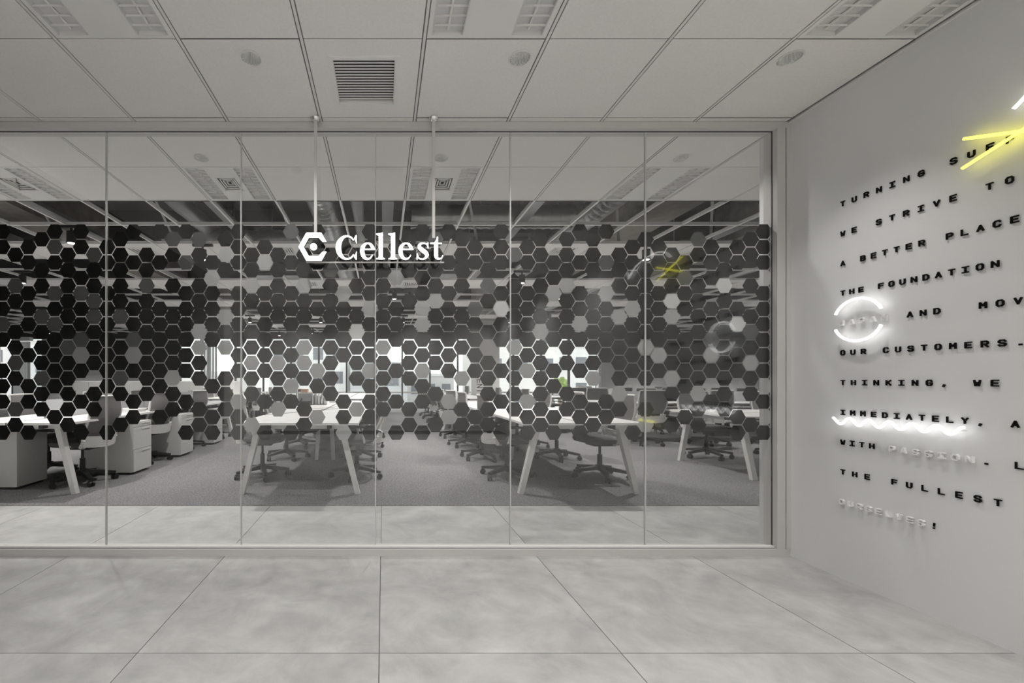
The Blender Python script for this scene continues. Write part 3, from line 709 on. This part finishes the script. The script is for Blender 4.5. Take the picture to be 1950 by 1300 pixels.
for k, (x, y) in enumerate(((-4.1, 5.3), (-2.6, 5.2), (-1.1, 5.1), (1.2, 5.2), (3.1, 5.4), (-6.9, 6.4), (4.3, 5.4))):
    t = MB().bar((x, y, H + 0.04), (x - 0.35, y - 0.5, SLAB - 0.02), 0.03, 0.012).build('diagonal_brace', M['white'])
    tag(t, 'white slanted steel brace holding the open grid', 'brace', 'grid braces')

# ------------------------------------------------------------------ desks
DZ = 0.72
def bench(x, y, L, rz, lab, name='bench_desk', screens=False, nbay=4):
    """x, y: middle of the near end; the desk runs along its local +Y, 1.18 wide"""
    t = thing(name, lab, 'desk', (x, y, 0), rz, 'long white bench desks'); W = 0.59
    for k in range(nbay):
        for s in (-1, 1):
            a, b_ = L * k / nbay, L * (k + 1) / nbay
            xs = sorted((s * 0.016, s * W))
            MB().box(xs[0], xs[1], a + (0 if k == 0 else 0.0015), b_ - 0.0015, DZ - 0.022, DZ).build('table_top', M['desk'], t)
    MB().box(-0.014, 0.014, 0.02, L - 0.02, DZ - 0.03, DZ - 0.004).build('cable_slot', M['shadowgrey'], t)
    for s in (-1, 1):
        MB().box(s * 0.30 - 0.02, s * 0.30 + 0.02, 0.05, L - 0.05, DZ - 0.062, DZ - 0.022).build('beam', M['shadowgrey'], t)
    for yf in (0.14, 1.9, L - 0.14):
        MB().box(-0.47, 0.47, yf - 0.025, yf + 0.025, DZ - 0.07, DZ - 0.022).build('cross_beam', M['leg'], t)
        for s in (-1, 1):
            MB().bar((s * (0.405 if yf != 1.9 else 0.08), yf, DZ - 0.022), (s * (0.575 if yf != 1.9 else 0.12), yf, 0.0), 0.056, 0.062, up=(0, 1, 0), w2=(0.048, 0.055)).build('leg', M['leg'], t)
    MB().box(-0.14, 0.14, L * 0.52, L * 0.52 + 0.3, 0.05, DZ - 0.07).build('cable_trunk', M['black'], t)
    MB().box(-0.12, 0.12, 0.4, L - 0.3, DZ - 0.14, DZ - 0.13).build('wire_tray', M['shadowgrey'], t)
    if screens:
        for k in range(nbay):
            MB().box(-0.012, 0.012, L * k / nbay + 0.02 + (0.45 if k == 0 else 0), L * (k + 1) / nbay - 0.02, DZ + 0.001, DZ + 0.20).build('divider_screen', M['screen'], t)
    return t
BL = 4.55
BENCH = [(-3.64, 3.95, 0, 'long white bench desk with grey divider screens and drawer pedestals'), (-0.83, 3.95, 0, 'long white bench desk with an orange box and files at its far end'),
         (1.94, 3.95, 0, 'long white bench desk between the aisle and the crosswise desks'), (-3.64, 9.3, 0, 'white bench desk by the windows behind the pedestal desk'),
         (-0.83, 9.3, 0, 'white bench desk by the windows behind the desk with the orange box'), (1.94, 9.3, 0, 'white bench desk by the windows in front of the pillar')]
for k, (x, y, rz, lab) in enumerate(BENCH): bench(x, y, BL, rz, lab, screens=(k == 0))
RB = [(5.22, 'white crosswise bench desk closest to the glass'), (8.1, 'white crosswise bench desk in the middle row'), (10.9, 'white crosswise bench desk closest to the windows')]
for y, lab in RB: bench(4.05, y, BL, R(-90), lab, screens=(y > 8))

# ------------------------------------------------------------------ chairs
def make_chair():
    t = thing('office_chair', 'office chair', 'chair')
    b = MB()
    for k in range(5):
        a = R(72 * k + 18); c, s = math.cos(a), math.sin(a)
        b.bar((0.02 * c, 0.02 * s, 0.118), (0.31 * c, 0.31 * s, 0.082), 0.062, 0.045, w2=(0.036, 0.026))
    b.tube([(0, 0, 0.085), (0, 0, 0.15)], 0.045, 16)
    b.build('star_base', M['plastic_k'], t, smooth=True)
    cm = MB()
    cm.tube([(-0.026, 0, 0.030), (-0.006, 0, 0.030)], 0.030, 14).tube([(0.006, 0, 0.030), (0.026, 0, 0.030)], 0.030, 14).tube([(0, 0, 0.03), (0, 0, 0.075)], 0.008, 8).box(-0.02, 0.02, -0.018, 0.018, 0.04, 0.066)
    cme = cm.mesh('caster', M['plastic_k'], True)
    for k in range(5):
        a = R(72 * k + 18); inst('caster', cme, t, (0.30 * math.cos(a), 0.30 * math.sin(a), 0), a + 0.6 * k)
    MB().tube([(0, 0, 0.14), (0, 0, 0.27)], 0.027, 14).tube([(0, 0, 0.27), (0, 0, 0.385)], 0.015, 12).build('gas_lift', M['plastic_k'], t, smooth=True)
    MB().box(-0.09, 0.09, -0.14, 0.12, 0.375, 0.415).build('tilt_mechanism', M['plastic_k'], t)
    n = 32
    def se(sx_, sy_, z, e=3.2, oy=0.03):
        out = []
        for k in range(n):
            a = 2 * math.pi * k / n; c, s = math.cos(a), math.sin(a)
            out.append((sx_ * abs(c) ** (2 / e) * (1 if c >= 0 else -1), oy + sy_ * abs(s) ** (2 / e) * (1 if s >= 0 else -1), z))
        return out
    MB().rings([se(0.20, 0.19, 0.412), se(0.235, 0.225, 0.420), se(0.245, 0.235, 0.445), se(0.238, 0.228, 0.468), se(0.20, 0.19, 0.480)]).build('seat', M['seat_g'], t, smooth=True)
    # curved mesh back
    nu, nv = 14, 10
    def back(u, v, off, wmul=1.0):
        wd = (0.205 + 0.02 * math.sin(math.pi * v)) * wmul
        z = 0.56 + 0.40 * v
        y = -0.235 - 0.10 * v - 0.035 * math.sin(math.pi * min(1, v * 1.1)) + 0.055 * u * u
        return (wd * u, y + off, z)
    g = MB(); vs_ = []; idx = {}
    for sgn, off in ((0, 0.0), (1, -0.012)):
        for i in range(nu + 1):
            for j in range(nv + 1):
                idx[(sgn, i, j)] = len(vs_); vs_.append(back(-1 + 2 * i / nu, j / nv, off))
    fs_ = []
    for i in range(nu):
        for j in range(nv):
            for sgn in (0, 1): fs_.append((idx[(sgn, i, j)], idx[(sgn, i + 1, j)], idx[(sgn, i + 1, j + 1)], idx[(sgn, i, j + 1)]))
    for i in range(nu):
        for j in (0, nv): fs_.append((idx[(0, i, j)], idx[(0, i + 1, j)], idx[(1, i + 1, j)], idx[(1, i, j)]))
    for j in range(nv):
        for i in (0, nu): fs_.append((idx[(0, i, j)], idx[(0, i, j + 1)], idx[(1, i, j + 1)], idx[(1, i, j)]))
    g.add(vs_, fs_).build('backrest', M['mesh_g'], t, smooth=True)
    fm = MB()
    for s in (-1, 1):
        side = [back(s, v / 8, -0.004, 1.03) for v in range(9)]
        fm.tube([(s * 0.10, -0.10, 0.40), (s * 0.225, -0.17, 0.425), (s * 0.235, -0.205, 0.49)] + side, [0.016, 0.022, 0.022] + [0.015] * 6 + [0.011] * 3, 8)
    fm.tube([back(-1 + 2 * i / 10, 1.0, -0.004, 1.02) for i in range(11)], 0.010, 8)
    fm.build('back_frame', M['frame_g'], t, smooth=True)
    # broad light-grey yoke wrapping round the back of the seat
    ys = []
    for off in (0, -0.014):
        for i in range(15):
            a = -1 + 2 * i / 14
            for z in (0.425, 0.475, 0.545): ys.append((0.238 * a, -0.275 + 0.085 * a * a - 0.015 * (z - 0.42) / 0.1 + off, z - 0.02 * (1 - a * a)))
    q = MB(); ff = []
    for o_ in (0, 45):
        for i in range(14):
            for j in range(2): ff.append((o_ + i * 3 + j, o_ + (i + 1) * 3 + j, o_ + (i + 1) * 3 + j + 1, o_ + i * 3 + j + 1))
    for i in range(14):
        for j in (0, 2): ff.append((i * 3 + j, (i + 1) * 3 + j, 45 + (i + 1) * 3 + j, 45 + i * 3 + j))
    for i in (0, 14):
        for j in range(2): ff.append((i * 3 + j, i * 3 + j + 1, 45 + i * 3 + j + 1, 45 + i * 3 + j))
    q.add(ys, ff).build('back_yoke', M['frame_g'], t, smooth=True)
    for s in (-1, 1):
        MB().tube([(s * 0.20, -0.06, 0.425), (s * 0.262, -0.05, 0.44), (s * 0.268, -0.03, 0.60)], [0.014, 0.016, 0.013], 8).build('arm_post', M['frame_g'], t, smooth=True)
        MB().rings([[(s * 0.268 + dx, -0.03 + dy, z) for dx, dy in ((-.03, -.10), (.03, -.10), (.035, .0), (.028, .13), (-.022, .13), (-.033, 0.0))] for z in (0.60, 0.622)]).build('arm_pad', M['plastic_k'], t)
    return t
proto = make_chair(); used = [False]
def chair(x, y, rz, lab):
    c = proto if not used[0] else copy_tree(proto); used[0] = True
    c.location = (x, y, 0); c.rotation_euler = (0, 0, rz); tag(c, lab, 'chair', 'office chairs'); return c
rc = random.Random(3)
CL = [[('grey mesh office chair beside a drawer pedestal at the screened desk', -3.32, -1), ('grey mesh office chair on the cabinet side of the screened desk', -4.05, 1)],
      [('grey mesh office chair at the orange-box desk on its pedestal-aisle side', -1.43, 1), ('grey mesh office chair at the orange-box desk on its centre-aisle side', -0.30, -1)],
      [('grey mesh office chair on the aisle side of the desk before the crosswise desks', 1.42, 1), ('grey mesh office chair between the bench desk and the crosswise desks', 2.52, -1)]]
for b_ in range(3):
    for lab, x, s in CL[b_]:
        for k in range(4):
            y = 4.80 + 1.13 * k if 'pedestal at' not in lab else 4.55 + 1.165 * k
            if 'cabinet side' in lab: y = 5.03 + 1.08 * k
            a = R(-90) if s > 0 else R(90)
            chair(x + rc.uniform(-.03, .03), y + rc.uniform(-.05, .05), a + rc.uniform(-.25, .25), lab)
        for k in range(4):
            y = 10.0 + 1.12 * k
            chair(x + (0.03 * s) + rc.uniform(-.04, .04), y + rc.uniform(-.05, .05), (R(-90) if s > 0 else R(90)) + rc.uniform(-.2, .2), lab.replace('grey mesh office chair', 'window-end office chair'))
for y, lab in RB:
    nm = lab.replace('white crosswise bench desk', 'crosswise desk')
    for k in range(4):
        chair(4.75 + 1.12 * k, y + 0.82, R(180) + rc.uniform(-.2, .2), 'grey mesh office chair on the window side of the ' + nm)
        if not (y < 6 and k == 0): chair(4.62 + 1.12 * k, y - 0.82, rc.uniform(-.2, .2), 'grey mesh office chair on the glass side of the ' + nm)

# ------------------------------------------------------------------ pedestals and cabinets
def pedestal(x, y, rz, lab):
    t = thing('drawer_pedestal', lab, 'drawer unit', (x, y, 0), rz, 'white drawer pedestals')     # front faces local -Y
    MB().box(-0.19, 0.19, 0.0, 0.58, 0.03, 0.63).build('body', M['cab'], t)
    MB().box(-0.17, 0.17, 0.04, 0.55, 0.0, 0.03).build('plinth', M['black'], t)
    for z0, z1 in ((0.034, 0.298), (0.302, 0.566), (0.570, 0.626)):
        d = MB().box(-0.187, 0.187, -0.018, 0.0, z0, z1).build('drawer', M['cab'], t)
        zz = z1 - 0.028 if z1 - z0 > 0.1 else z1 - 0.02
        MB().box(-0.02, 0.15, -0.024, -0.018, zz - 0.006, zz + 0.006).build('handle', M['frame_g'], d)
    return t
for k, y in enumerate((5.09, 6.25, 7.42)):
    pedestal(-3.0, y, R(90), 'white drawer pedestal under the screened desk facing the aisle, %s from the glass' % ['first', 'second', 'third'][k])
pedestal(-4.355, 4.42, R(-90), 'white drawer pedestal at the glass end of the screened desk')
for k in range(6):
    t = thing('low_cabinet', 'waist-high white two-door cabinet in the row under the windows', 'cabinet', (-8.9 + 0.8 * k, 11.3, 0), 0, 'row of low cabinets')
    MB().box(0.002, 0.798, 0.0, 0.45, 0.05, 1.09).build('body', M['cab'], t); MB().box(0.02, 0.78, 0.02, 0.43, 0, 0.05).build('plinth', M['black'], t)
    MB().box(0.0, 0.80, -0.02, 0.46, 1.09, 1.12).build('top', M['desk'], t)
    for s in (0, 1):
        d = MB().box(0.005 + 0.397 * s, 0.398 + 0.397 * s, -0.018, 0.0, 0.06, 1.085).build('door', M['cab'], t)
        hx = 0.36 if s == 0 else 0.44
        MB().box(hx - 0.006, hx + 0.006, -0.026, -0.018, 0.70, 0.86).build('handle', M['black'], d)

# pillar with vertical lettering
pl = MB().box(2.62, 3.28, 11.6, 12.25, 0, SLAB).build('pillar', M['cab']); tag(pl, 'pale square pillar with dark vertical lettering by the windows', 'pillar')
sc_ = 3.6
for k, ch in enumerate('IENT'):
    b = MB()
    for path in ST[ch]:
        for (u0, v0), (u1, v1) in zip(path, path[1:]):
            a = Vector(((u0 - .5) * .09, (v0 - .5) * .14)); c = Vector(((u1 - .5) * .09, (v1 - .5) * .14)); d = (c - a).normalized(); n = Vector((-d.y, d.x)) * 0.011
            qd = [a - n - d * .009, c - n + d * .009, c + n + d * .009, a + n - d * .009]
            b.prism([tuple(p) for p in qd], lambda u, v, h: (v, -h, -u), 0.0, 0.004)
    b.build('pillar_letter', M['black'], pl, (2.72, 11.6, 1.25 - 0.135 * k))

# desk things on the middle desk
def on_desk(name, lab, cat_, x, y): return thing(name, lab, cat_, (x, y, DZ + 0.001))
o = on_desk('storage_box', 'grey storage box under the small orange box on the middle bench desk', 'box', -1.30, 7.15)
MB().box(-0.16, 0.16, -0.11, 0.11, 0, 0.18).build('carton', M['screen'], o); MB().box(-0.165, 0.165, -0.115, 0.115, 0.181, 0.205).build('lid', M['frame_g'], o)
o = thing('orange_box', 'small pale orange box on top of the grey storage box', 'box', (-1.36, 7.12, DZ + 0.207))
MB().box(-0.06, 0.06, -0.05, 0.05, 0.0, 0.045).build('carton', M['orange'], o); MB().box(-0.062, 0.062, -0.052, 0.052, 0.046, 0.06).build('lid', M['orange'], o)
o = on_desk('desk_phone', 'dark desk telephone beside the orange box', 'telephone', -1.30, 6.62)
MB().prism([(0, 0), (0.22, 0), (0.22, 0.07), (0, 0.025)], lambda u, v, h: (h, u, v), -0.09, 0.09).build('phone_body', M['plastic_k'], o); MB().tube([(-0.06, 0.03, 0.06), (-0.06, 0.20, 0.10)], 0.02, 10).build('handset', M['plastic_k'], o, smooth=True)
o = on_desk('file_stand', 'grey file stand holding white papers near the telephone', 'file stand', -1.10, 7.0)
MB().box(-0.13, 0.13, -0.10, 0.10, 0, 0.01).box(-0.13, -0.12, -0.10, 0.10, 0, 0.16).box(0.12, 0.13, -0.10, 0.10, 0, 0.16).build('stand', M['screen'], o)
for k in range(4): MB().box(-0.10 + 0.055 * k, -0.08 + 0.055 * k, -0.09, 0.09, 0.011, 0.20).build('paper_file', M['paper'], o)
o = on_desk('laptop', 'closed-angle dark laptop on the screened bench desk', 'laptop', -3.25, 5.9)
MB().box(-0.16, 0.16, -0.11, 0.11, 0, 0.015).build('keyboard_base', M['plastic_k'], o); MB().bar((0, 0.11, 0.015), (0, 0.17, 0.21), 0.32, 0.008, up=(0, 1, 0)).build('display', M['plastic_k'], o)
for k in range(2):
    o = on_desk('paper_stack', ['stack of white papers on the screened bench desk', 'stack of white papers at the far end of the middle bench desk'][k], 'papers', [-3.3, -0.85][k], [5.35, 7.7][k])
    MB().box(-0.15, 0.15, -0.105, 0.105, 0, 0.03).build('sheets', M['paper'], o); MB().box(-0.14, 0.16, -0.10, 0.11, 0.031, 0.045).build('top_sheets', M['paper'], o)
for k, (x, y) in enumerate(((-0.72, 5.9), (-0.66, 6.4), (-1.15, 5.2))):
    o = MB().tube([(x - 0.35, y - 0.5, DZ + 0.004), (x, y, DZ + 0.004), (x + 0.3, y + 0.55, DZ + 0.003)], 0.0022, 6).build('cable', M['plastic_k'], None)
    tag(o, 'thin black cable lying across the top of the middle bench desk', 'cable', 'desk cables')

# ------------------------------------------------------------------ city outside
tag(MB().box(-120, 120, OY + 0.5, 220, -22.2, -22).build('ground', M['ground']), 'street level far below the office windows', 'street', kind='structure')
blds = [(-34, 44, 13, 12, 4.6, 0), (-20, 38, 10, 10, 1.6, 1), (-9.5, 52, 10, 12, 6.4, 3), (-0.5, 46, 6.4, 10, 3.2, 2), (5.8, 60, 9, 12, 1.8, 0), (13.4, 40, 7.5, 10, 7.4, 1), (22.0, 48, 9, 12, 5.0, 3), (35, 52, 13, 12, 7.8, 0), (-47, 50, 12, 12, 6, 1)]
for k, (x, y, wd, dp, top, mi) in enumerate(blds):
    t = thing('office_building', ['wide grey office block', 'low beige office block', 'tall white tower block', 'dark grey block with narrow front', 'broad low grey block', 'tall beige apartment tower', 'white block of flats', 'wide tall grey block', 'beige corner block'][k] + ' seen through the windows', 'building', (x, y, -22), 0, 'buildings outside')
    Hh = top + 22
    MB().box(-wd / 2, wd / 2, 0, dp, 0, Hh).build('facade', M['bld%d' % mi], t); MB().box(-wd / 2 - .1, wd / 2 + .1, -0.1, dp, Hh, Hh + 0.4).build('parapet', M['bld3'], t)
    wn = MB().box(-0.62, 0.62, -0.06, 0.02, 0, 1.5).mesh('window', M['bldwin'])
    nx = int(wd / 2.2)
    for r in range(int((Hh - 16) / 3) + 1):
        z = Hh - 2.6 - 3 * r
        for c in range(nx): inst('window', wn, t, (-wd / 2 + wd * (c + 0.5) / nx, 0, z))
tr = thing('street_tree', 'small bright green tree top outside the window', 'tree', (11.2, 26, -22))
MB().tube([(0, 0, 0), (0, 0, 22.4)], [0.25, 0.08], 8).build('trunk', M['bark'], tr, smooth=True)
lf = MB(); rl = random.Random(5)
for k in range(260):
    d = Vector((rl.gauss(0, 1), rl.gauss(0, 1), rl.gauss(0, 1))).normalized() * (0.45 * rl.random() ** 0.4); c = Vector((0, 0, 22.9)) + d * 1.0
    a = Vector((rl.uniform(-1, 1), rl.uniform(-1, 1), rl.uniform(-1, 1))).normalized() * 0.14; e = a.cross(Vector((rl.uniform(-1, 1), 1, rl.uniform(-1, 1)))).normalized() * 0.09
    lf.add([c - a, c + e, c + a, c - e], [(0, 1, 2, 3)])
tag(lf.build('foliage', M['leaf'], tr, fix=False), kind='stuff')
